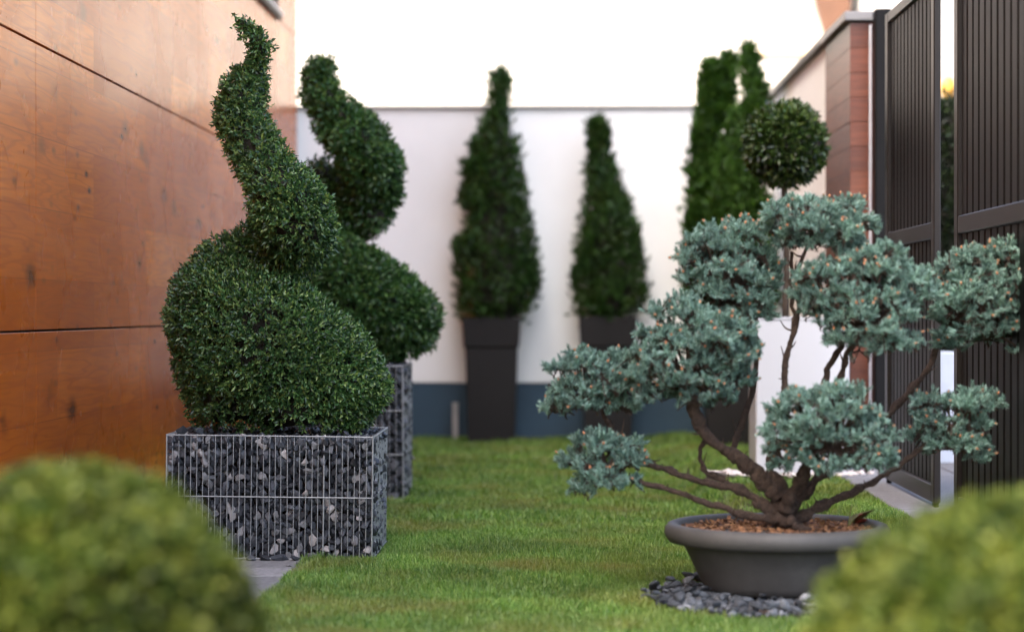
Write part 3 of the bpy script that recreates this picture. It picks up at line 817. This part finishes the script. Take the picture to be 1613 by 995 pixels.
conifer('bright green conifer with forked top beside the ball tree', [(1122, 470, 46), (1114, 400, 37), (1110, 330, 32), (1110, 270, 28), (1113, 215, 24), (1118, 175, 20), (1121, 150, 15), (1122, 128, 9), (1122, 110, 5)], Y3 + 0.1, H3 - 0.05, 'thuja_light', 9000, 'conifers along the back wall',
        [(*P(x, y, Y3 + 0.1), r) for x, y, r in ((1149, 100, .038), (1147, 122, .05), (1144, 150, .065), (1138, 178, .08))])
conifer('bright green conifer with one tall thin leader behind the ball tree', [(1172, 470, 55), (1168, 400, 56), (1166, 340, 50), (1165, 285, 42), (1165, 240, 34), (1168, 205, 25), (1172, 180, 16)], Y3 - 0.25, H3 - 0.05, 'thuja_light', 9500, 'conifers along the back wall',
        [(*P(x, y, Y3 - 0.25), r) for x, y, r in ((1180, 78, .05), (1182, 94, .065), (1183, 112, .07), (1186, 132, .075), (1190, 152, .085), (1192, 178, .10), (1192, 205, .11))])

# ball tree in the white box planter
YW = 11.0
a, b_ = P(1191, 500, YW), P(1338, 500, YW)
wz = float(hz((a[0] + b_[0]) / 2, YW)) - 0.02
wp = thing('white_planter', 'tall white box planter behind the blue spruce', 'planter', ((a[0] + b_[0]) / 2, YW + 0.2, wz))
wx0, wx1 = a[0], min(b_[0], XR - 0.06)
box('body', wx0, wx1, YW, YW + 0.42, wz, a[2] - 0.012, 'white_metal', wp, 0.006)
for q0, q1, q2, q3 in ((wx0 - .003, wx1 + .003, YW - .003, YW + .03), (wx0 - .003, wx1 + .003, YW + .39, YW + .423), (wx0 - .003, wx0 + .03, YW + .031, YW + .389), (wx1 - .03, wx1 + .003, YW + .031, YW + .389)):
    box('rim', q0, q1, q2, q3, a[2] - 0.011, a[2] + 0.003, 'white_metal', wp, 0.002)
box('soil', wx0 + .031, wx1 - .031, YW + .031, YW + .389, a[2] - 0.0115, a[2] - 0.006, 'soil', wp, 0)
YT = YW + 0.2
bc = P(1237, 228, YT); br_ = 62 * YT / FPX
tb = (bc[0], YT, a[2] - 0.01)
bt = thing('ball_tree', 'dark leafy ball on a thin bare stem in the white planter', 'topiary', tb)
p, nn = sphere_union([(bc[0], YT, bc[2], br_ * 0.93)] + [(bc[0] + br_ * .55 * d[0], YT + br_ * .55 * d[1], bc[2] + br_ * .55 * d[2], br_ * .40) for d in randdir(26)], 2600, 0, 0.02)
V, F = sprigs(p, nn, 0.05, 6, 0.045, 0.022)
obj('crown', mesh('crown', V - npv(tb), F), 'privet', bt, tb, kind='stuff')
obj('dark_twig_core', core_me('dark_twig_core', [(0, 0, bc[2] - tb[2], br_)], 0.0, 0.8), 'twig', bt, tb)
obj('stem', tube_me('stem', [(0, 0, -0.005), (0.008, 0, 0.3), (-0.004, 0, 0.6), (0, 0, bc[2] - tb[2])], [0.019, 0.016, 0.016, 0.014], 8, 4, 0.04), 'stem', bt, tb)

# white pebbles at the foot of the white planter
PEB = stone_variants(8, 15, 0.7, True)
wb = obj('white_pebble_bed', lathe_me('white_pebble_bed', [(0, 0.004), (1, 0.004), (1.03, -0.02)], 40, 0.42, 0.30), 'soil', None, ((wx0 + wx1) / 2 - 0.06, YW + 0.05, wz + 0.02)); wb['kind'] = 'structure'
for i in range(110):
    th, r = random.uniform(math.pi, 2 * math.pi), math.sqrt(random.uniform(0.35, 1))
    s = random.uniform(0.025, 0.05)
    me = PEB[i % 8]
    o = obj('pebble', me, None, wb, ((wx0 + wx1) / 2 - 0.06 + 0.42 * r * math.cos(th), YW + 0.05 + 0.3 * r * math.sin(th), wz + 0.025 + s * 0.3), rot=(random.uniform(-.3, .3), random.uniform(-.3, .3), random.uniform(0, 6)), scale=(s * 1.2, s, s * 0.75))
    if not me.materials: me.materials.append(M['white_pebble'])

# dark hedge outside, seen through the gap of the gates
hb = (3.2, 13.25, 0.0)
dh = thing('clipped_hedge', 'dark clipped hedge outside, seen through the gate gap', 'hedge', hb)
p = np.stack([rng.uniform(1.95, 4.4, 9000), 13.1 + 0.05 * rng.random(9000), rng.uniform(0.05, 2.22, 9000)], 1)
p2 = np.stack([rng.uniform(1.95, 4.4, 3000), rng.uniform(13.1, 13.7, 3000), 2.2 + 0.04 * rng.random(3000)], 1)
V, F = sprays(np.vstack([p, p2]), np.vstack([np.tile((0, -1., 0), (9000, 1)), np.tile((0, 0, 1.), (3000, 1))]), 0.06, 0.024, 0.4, 2)
obj('foliage', mesh('foliage', V - npv(hb), F), 'dark_hedge', dh, hb, kind='stuff')
box('dark_twig_core', 1.98, 4.38, 13.14, 13.7, -0.04, 2.18, 'twig', dh, 0.02)  # solid dark block, painted shade behind the hedge leaves

# ================================================================== POT, PEBBLES AND BLUE SPRUCE
bed = obj('pebble_bed', lathe_me('pebble_bed', [(0, 0.008), (0.93, 0.006), (1.0, -0.02)], 48, BED[2], BED[3]), 'soil', None, (BED[0], BED[1], 0.004)); bed['kind'] = 'structure'
PEB2 = stone_variants(10, 15, 0.7, True)
for s in PEB2: s.materials.append(M['pebble'])
cnt = 0
while cnt < 290:
    th, r = random.uniform(0, 2 * math.pi), math.sqrt(random.uniform(0.0, 1.05))
    x, y = BED[0] + BED[2] * r * math.cos(th), BED[1] + BED[3] * r * math.sin(th)
    if math.hypot(x - POT[0], y - 7.42) < 0.24 or y > 7.75: continue
    s = random.uniform(0.026, 0.052)
    obj('pebble', PEB2[cnt % 10], None, bed, (x, y, 0.012 + s * 0.3 + (0.018 if cnt % 3 == 0 else 0)), rot=(random.uniform(-.5, .5), random.uniform(-.5, .5), random.uniform(0, 6)), scale=(s * 1.25, s, s * 0.8))
    cnt += 1

n = 700
th = rng.uniform(0, 2 * math.pi, n); rr = np.sqrt(rng.random(n)) * 0.98
under = joined('fine_gravel', stone_variants(6, 12, 0.7), np.stack([BED[2] * rr * np.cos(th), BED[3] * rr * np.sin(th), 0.010 + 0.008 * rng.random(n)], 1), rng.uniform(0, 6, (n, 3)), 0.030 * rng.uniform(0.7, 1.3, (n, 3)))
obj('fine_gravel', under, 'pebble', bed, (BED[0], BED[1], 0.004), kind='stuff')

PZ = 0.028; PC = (POT[0], 7.42)
RIM = P(1224, 822, 7.42)[2]
pot = thing('plant_pot', 'wide round grey bowl-shaped pot with thick rim on pebbles', 'pot', (PC[0], PC[1], PZ))
H = RIM - PZ
obj('bowl', lathe_me('bowl', [(0.0, 0.0), (0.235, 0.0), (0.250, 0.006), (0.262, 0.03), (0.285, 0.08), (0.308, 0.13), (0.322, H - 0.075), (0.326, H - 0.06)], 72), 'pot', pot, (PC[0], PC[1], PZ))
obj('rim', lathe_me('rim', [(0.326, H - 0.064), (0.350, H - 0.068), (0.372, H - 0.063), (0.382, H - 0.050), (0.386, H - 0.034), (0.383, H - 0.018), (0.374, H - 0.005), (0.358, H), (0.343, H - 0.004), (0.334, H - 0.014), (0.326, H - 0.07)], 72), 'pot', pot, (PC[0], PC[1], PZ))
soilz = H - 0.022
obj('soil', lathe_me('soil', [(0, soilz), (0.2, soilz - 0.002), (0.334, soilz - 0.012)], 48), 'soil', pot, (PC[0], PC[1], PZ))
n = 1500
th = rng.uniform(0, 2 * math.pi, n); rr = 0.328 * np.sqrt(rng.random(n))
loc = np.stack([rr * np.cos(th), rr * np.sin(th), soilz - 0.006 + 0.012 * rng.random(n)], 1)
chips = joined('mulch', stone_variants(6, 9, 0.35), loc, np.stack([rng.normal(size=n) * 0.4, rng.normal(size=n) * 0.4, rng.uniform(0, 6, n)], 1), (0.017 * rng.uniform(0.5, 1.6, (n, 1))) * np.array((1.6, 0.8, 0.8)))
obj('mulch', chips, 'mulch', pot, (PC[0], PC[1], PZ), kind='stuff')

YS = 7.42
sb = (P(1232, 815, YS)[0], YS, PZ + soilz - 0.01)
spruce = thing('blue_spruce', 'cloud-pruned blue spruce with rounded needle pads on bare branches', 'tree', sb)
def limb(name, rows):
    """rows: x px, y px, depth offset, radius px"""
    pts = [P(x, y, YS + d) for x, y, d, r in rows]; rad = [r * 0.72 * YS / FPX for x, y, d, r in rows]
    # knobbly bark
    q = spline(np.hstack([npv(pts), npv(rad)[:, None]]), 4)
    q[:, :3] += rng.normal(size=(len(q), 3)) * 0.0028; q[:, 3] *= 1 + 0.20 * rng.normal(size=len(q)).clip(-1.2, 2)
    part = obj(name, tube_me(name, q[:, :3] - npv(sb), q[:, 3], 12, 4, 0.09), 'bark', spruce, sb)
    # broken stubs and bare twigs along the limb
    for j in range(2, len(q) - 2, 2):
        if random.random() < 0.7:
            dv = randdir(1)[0]; dv[2] += 0.3; L = random.uniform(0.012, 0.05); o_ = q[j, :3] - npv(sb)
            kink = o_ + dv * L * 0.5 + 0.006 * rng.normal(size=3)
            obj('stub', tube_me('stub', [o_, kink, kink + dv * L * 0.5 + np.array((0, 0, 0.3 * L))], [min(0.0045, q[j, 3] * 0.55), 0.0028, 0.0012], 6, 3, 0.08), 'bark', part, sb)
limb('trunk', [(1238, 838, 0, 30), (1236, 815, 0, 27), (1232, 790, 0, 24), (1222, 765, .02, 19), (1212, 745, .03, 15)])
limb('branch', [(1228, 785, -.03, 19), (1205, 762, -.03, 17), (1180, 735, -.03, 15), (1150, 712, -.04, 13), (1118, 690, -.05, 13), (1098, 660, -.06, 13), (1085, 615, -.06, 9)])
limb('branch', [(1222, 770, .03, 17), (1195, 742, .04, 13), (1165, 722, .05, 11), (1130, 700, .07, 10), (1108, 672, .08, 9), (1098, 640, .08, 7)])
limb('branch', [(1225, 810, -.02, 13), (1195, 790, -.03, 11), (1165, 770, -.03, 10), (1125, 762, -.03, 8), (1080, 752, -.02, 7), (1035, 736, 0, 6), (990, 726, 0, 4)])
limb('branch', [(1222, 820, -.05, 10), (1180, 812, -.07, 8), (1130, 797, -.08, 7), (1080, 779, -.08, 6), (1040, 767, -.06, 5), (990, 752, -.05, 4)])
limb('branch', [(1165, 771, -.02, 6), (1128, 752, .02, 6), (1108, 738, .03, 6), (1103, 705, .04, 5), (1112, 690, .05, 5)])
limb('branch', [(1040, 738, .03, 5), (1005, 715, .05, 5), (975, 690, .06, 5), (955, 662, .06, 4.5), (942, 635, .06, 3.5)])
limb('branch', [(1232, 790, .03, 12), (1210, 735, .06, 9), (1225, 705, .07, 8), (1240, 670, .08, 7), (1236, 620, .08, 8), (1237, 575, .08, 7), (1250, 520, .07, 7), (1259, 470, .06, 6), (1258, 425, .05, 6), (1272, 385, .03, 4)])
limb('branch', [(1253, 505, .07, 4), (1247, 465, .08, 4), (1246, 425, .08, 3.5), (1248, 395, .08, 3)])
limb('branch', [(1150, 713, .06, 8), (1168, 670, .10, 7), (1186, 610, .12, 6), (1192, 550, .12, 6), (1186, 505, .12, 5), (1165, 460, .12, 4)])
limb('branch', [(1240, 805, .02, 15), (1262, 760, .05, 11), (1282, 700, .08, 9), (1296, 640, .09, 8), (1303, 590, .08, 8), (1318, 555, .05, 7), (1345, 510, .02, 5)])
limb('branch', [(1300, 640, .05, 7), (1325, 590, .02, 7), (1336, 555, 0, 6), (1370, 510, -.02, 4)])
limb('branch', [(1238, 800, -.06, 13), (1252, 765, -.12, 11), (1268, 735, -.16, 10), (1280, 705, -.2, 7), (1300, 670, -.2, 5)])
limb('branch', [(1248, 800, .02, 13), (1295, 745, .08, 10), (1345, 695, .14, 8), (1390, 658, .17, 8), (1432, 620, .18, 8), (1462, 580, .18, 7), (1480, 540, .17, 6), (1515, 490, .15, 4)])
limb('branch', [(1250, 822, 0, 12), (1290, 798, .02, 10), (1340, 776, .04, 8), (1385, 752, .06, 7), (1422, 728, .08, 6), (1450, 705, .09, 5), (1490, 680, .09, 4)])
limb('root', [(1225, 818, -.06, 11), (1245, 822, -.09, 11), (1262, 830, -.10, 9), (1285, 838, -.10, 4)])

def shoots(p, n, L0=0.052, per=84):
    """bottle-brush shoots: needles, twig lines and the bud at each end"""
    k = len(p)
    ax = unit(n * 1.0 + np.array((0, 0, 0.35)) + 0.55 * rng.normal(size=(k, 3)))
    L = L0 * rng.uniform(0.65, 1.25, k)
    base = p - ax * (L * 0.75)[:, None]
    ref = unit(np.cross(ax, randdir(k))); ref2 = np.cross(ax, ref)
    f = np.linspace(0.12, 1.0, per)[None, :, None]
    th = (np.arange(per) * 2.399)[None, :] + rng.uniform(0, 6, (k, 1)); th = th[..., None] + 0.3 * rng.normal(size=(k, per, 1))
    out = ref[:, None] * np.cos(th) + ref2[:, None] * np.sin(th)
    b = base[:, None] + ax[:, None] * (L[:, None, None] * f)
    d = unit(out * (1.05 - 0.55 * f ** 2) + ax[:, None] * (0.55 + 0.6 * f ** 2) + np.array((0, 0, 0.15)) + 0.12 * rng.normal(size=(k, per, 3)))
    nl = 0.0195 * rng.uniform(0.75, 1.2, (k, per, 1)) * (1 - 0.25 * f)
    s = unit(np.cross(d, out + 0.2 * rng.normal(size=(k, per, 3)))) * 0.00092
    V = np.stack([b - s, b + s, b + d * nl * 0.8 + s * 0.8, b + d * nl, b + d * nl * 0.8 - s * 0.8], 2).reshape(-1, 3)
    i = (np.arange(k * per) * 5)[:, None]
    F = np.hstack([i, i + 1, i + 2, i, i + 2, i + 4, i + 4, i + 2, i + 3]).reshape(-1, 3)
    tip = base + ax * (L * 1.0)[:, None]
    return V, F, base, tip, ax
def prisms(a, b, r0, r1, sides=3):
    ax = unit(b - a); k = len(a)
    u = unit(np.cross(ax, np.array((0.3, 0.8, 0.5)))); v = np.cross(ax, u)
    V = []
    for c, r in ((a, r0), (b, r1)):
        for j in range(sides):
            th = 2 * math.pi * j / sides; V.append(c + r * (u * math.cos(th) + v * math.sin(th)))
    V = np.stack(V, 1).reshape(-1, 3); i = (np.arange(k) * 2 * sides)[:, None]
    F = np.vstack([np.hstack([i + j, i + (j + 1) % sides, i + sides + (j + 1) % sides]) for j in range(sides)] + [np.hstack([i + j, i + sides + (j + 1) % sides, i + sides + j]) for j in range(sides)])
    return V, F
def buds(tip, ax, r):
    u = unit(np.cross(ax, np.array((0.3, 0.8, 0.5)))); v = np.cross(ax, u)
    V = np.stack([tip - ax * r, tip + u * r, tip + v * r, tip - u * r, tip - v * r, tip + ax * r * 1.9], 1).reshape(-1, 3)
    i = (np.arange(len(tip)) * 6)[:, None]; F = []
    for a_, b2 in ((1, 2), (2, 3), (3, 4), (4, 1)):
        F.append(np.hstack([i, i + b2, i + a_])); F.append(np.hstack([i + 5, i + a_, i + b2]))
    return V, np.vstack(F)
pads = [(1287, 352, 92, 46, .03, 'needle pad crowning the blue spruce'), (1150, 428, 80, 78, .10, None), (1364, 476, 103, 88, -.08, None), (1546, 468, 90, 88, .14, None),
        (1085, 562, 106, 84, -.05, None), (930, 600, 72, 54, .06, None), (956, 728, 66, 52, -.03, None), (1302, 674, 103, 70, -.22, None), (1502, 664, 70, 62, .09, None)]
for (x, y, rx, ry, d, lab) in pads:
    q = P(x, y + 5, YS + d); s = (YS + d) / FPX; ax_, az_ = rx * s * 1.0, ry * s * 1.12; ay_ = ax_ * 0.85
    lobes = []
    ph = rng.uniform(0, 6, 6); tries = 0
    while tries < 2600:
        tries += 1
        v = randdir(1)[0]
        if v[2] < -0.8: continue
        r = random.uniform(0.028, 0.058)
        m_ = 0.96 + 0.20 * math.sin(3.1 * v[0] + ph[0]) * math.sin(4.0 * v[2] + ph[1]) + 0.09 * math.sin(5.0 * v[1] + ph[2]) * math.sin(4.5 * v[0] + ph[3])
        if random.random() < 0.2: m_ *= 0.78
        c_ = (q[0] + v[0] * (ax_ - 0.03) * m_, q[1] + v[1] * (ay_ - 0.03) * m_, q[2] + v[2] * (az_ - 0.025) * m_, r)
        if any(math.dist(c_[:3], l_[:3]) < 0.80 * (r + l_[3]) for l_ in lobes): continue
        lobes.append(c_)
    p, nn = sphere_union(lobes, int(len(lobes) * 27), 0, 0.004, 0, (1.12, 1.12, 0.68))
    pc = np.array((q[0], q[1], q[2] - az_ * 0.3)); keep = np.sum(nn * unit(p - pc), axis=1) > -0.15
    keep &= nn[:, 2] > -0.55
    p, nn = p[keep], nn[keep]
    V, F, base, tip, ax = shoots(p, nn)
    padb = npv(q)
    pad = obj('needle_pad', mesh('needle_pad', V - padb, F), 'needle', spruce, q, kind='stuff')
    Vt, Ft = prisms(base - nn * 0.01, tip, 0.0024, 0.0012)
    # dead inner twigs running back to the middle of the pad
    inner = npv(lobes)[:, :3]
    mid = np.array((q[0], q[1], q[2] - az_ * 0.35))
    Vi, Fi = prisms(np.tile(mid, (len(inner), 1)) + 0.02 * rng.normal(size=inner.shape), inner, 0.006, 0.003, 4)
    near = np.argmin(np.linalg.norm(p[:, None] - inner[None], axis=2), axis=1)
    Vj, Fj = prisms(inner[near], base, 0.0026, 0.0020)
    Vt, Ft = cat_arrays([(Vt, Ft), (Vi, Fi), (Vj, Fj)])
    obj('twigs', mesh('twigs', Vt - padb, Ft), 'bark', pad, q, kind='stuff')
    kk = (rng.random(len(tip)) < 0.13) & (ax[:, 2] > -0.3)
    Vb, Fb = buds(tip[kk] + ax[kk] * 0.004, ax[kk], 0.0052)
    obj('buds', mesh('buds', Vb - padb, Fb), 'bud', pad, q, kind='stuff')

# small weed with red leaves at the back right of the pot
wq = (PC[0] + 0.26, PC[1] + 0.12, PZ + soilz)
wd = thing('weed', 'small reddish weed at the right side of the pot', 'plant', wq)
for k in range(9):
    th = random.uniform(-0.6, 1.6); L = random.uniform(0.04, 0.085)
    b0 = np.zeros((1, 3)); tip = np.array([[L * math.cos(th) * 0.8, L * math.sin(th) * 0.3, L * random.uniform(0.2, 0.7)]])
    V, F = leaf_arrays(tip * 0.35, unit(tip), np.array([[0, 0, 1.0]]), [L], [L * 0.4])
    obj('leaf', mesh('leaf', V, F), 'red_leaf' if k % 3 == 0 else 'olive_leaf', wd, wq)
for k, (dx, dz) in enumerate(((0.012, 0.07), (0.03, 0.045))):
    obj('stem', tube_me('stem', [(0, 0, -0.012), (dx * .5, 0.003, dz * .5), (dx, 0, dz)], [0.003, 0.0024, 0.0015], 6, 3), 'olive_leaf', wd, wq)

# ================================================================== FOREGROUND SHRUBS
def dome(label, x, y, Y, rx, top, n=14000):
    q = P(x, y, Y); base = (q[0], Y, 0.0); rz = (q[2]) * 0.54; zc = q[2] - rz
    t = thing('round_shrub', label, 'shrub', base, 'clipped round shrubs in the foreground')
    S = [(0, 0, 0, 1.0)]
    d = randdir(n); d = d[d[:, 2] > -0.85]
    ld = randdir(170); dot = (d @ ld.T).max(axis=1)
    f = 0.97 + 0.05 * smooth(0.955, 0.998, dot) + 0.020 * np.sin(d[:, 0] * 11 + d[:, 2] * 7) * np.sin(d[:, 1] * 9 + d[:, 2] * 12) + 0.012 * np.sin(d[:, 0] * 29) * np.sin(d[:, 2] * 31 + d[:, 1] * 17)
    p = d * f[:, None] * np.array((rx, rx, rz)) + np.array((0, 0, zc)); nn = unit(d / np.array((rx, rx, rz)))
    p -= nn * np.abs(rng.normal(size=(len(p), 1))) * 0.010
    V, F = cat_arrays([sprigs(p, nn, 0.034, 7, 0.022, 0.011, 0.8, 0.3), sprigs(p[::2] - nn[::2] * 0.025, nn[::2], 0.034, 6, 0.024, 0.012, 0.8, 0.2)])
    obj('foliage', mesh('foliage', V, F), 'hedge', t, base, kind='stuff')
    bm = bmesh.new(); ret = bmesh.ops.create_icosphere(bm, subdivisions=4, radius=1)
    for v in bm.verts: v.co = Vector((v.co.x * rx * .88, v.co.y * rx * .88, zc + v.co.z * rz * .9)) 
    me = bpy.data.meshes.new('dark_twig_core'); bm.to_mesh(me); bm.free()
    obj('dark_twig_core', me, 'twig', t, base)  # solid dark core, shade between the leaves put into its colour
    obj('stem', tube_me('stem', [(0, 0, -0.02), (0.005, 0, 0.1), (0, 0, zc)], [0.02, 0.018, 0.012], 8, 3), 'stem', t, base)
dome('clipped round green shrub out of focus at the left front', 112, 752, 3.5, 0.312, 0)
dome('clipped round green shrub out of focus at the right front', 1625, 798, 3.5, 0.378, 0)
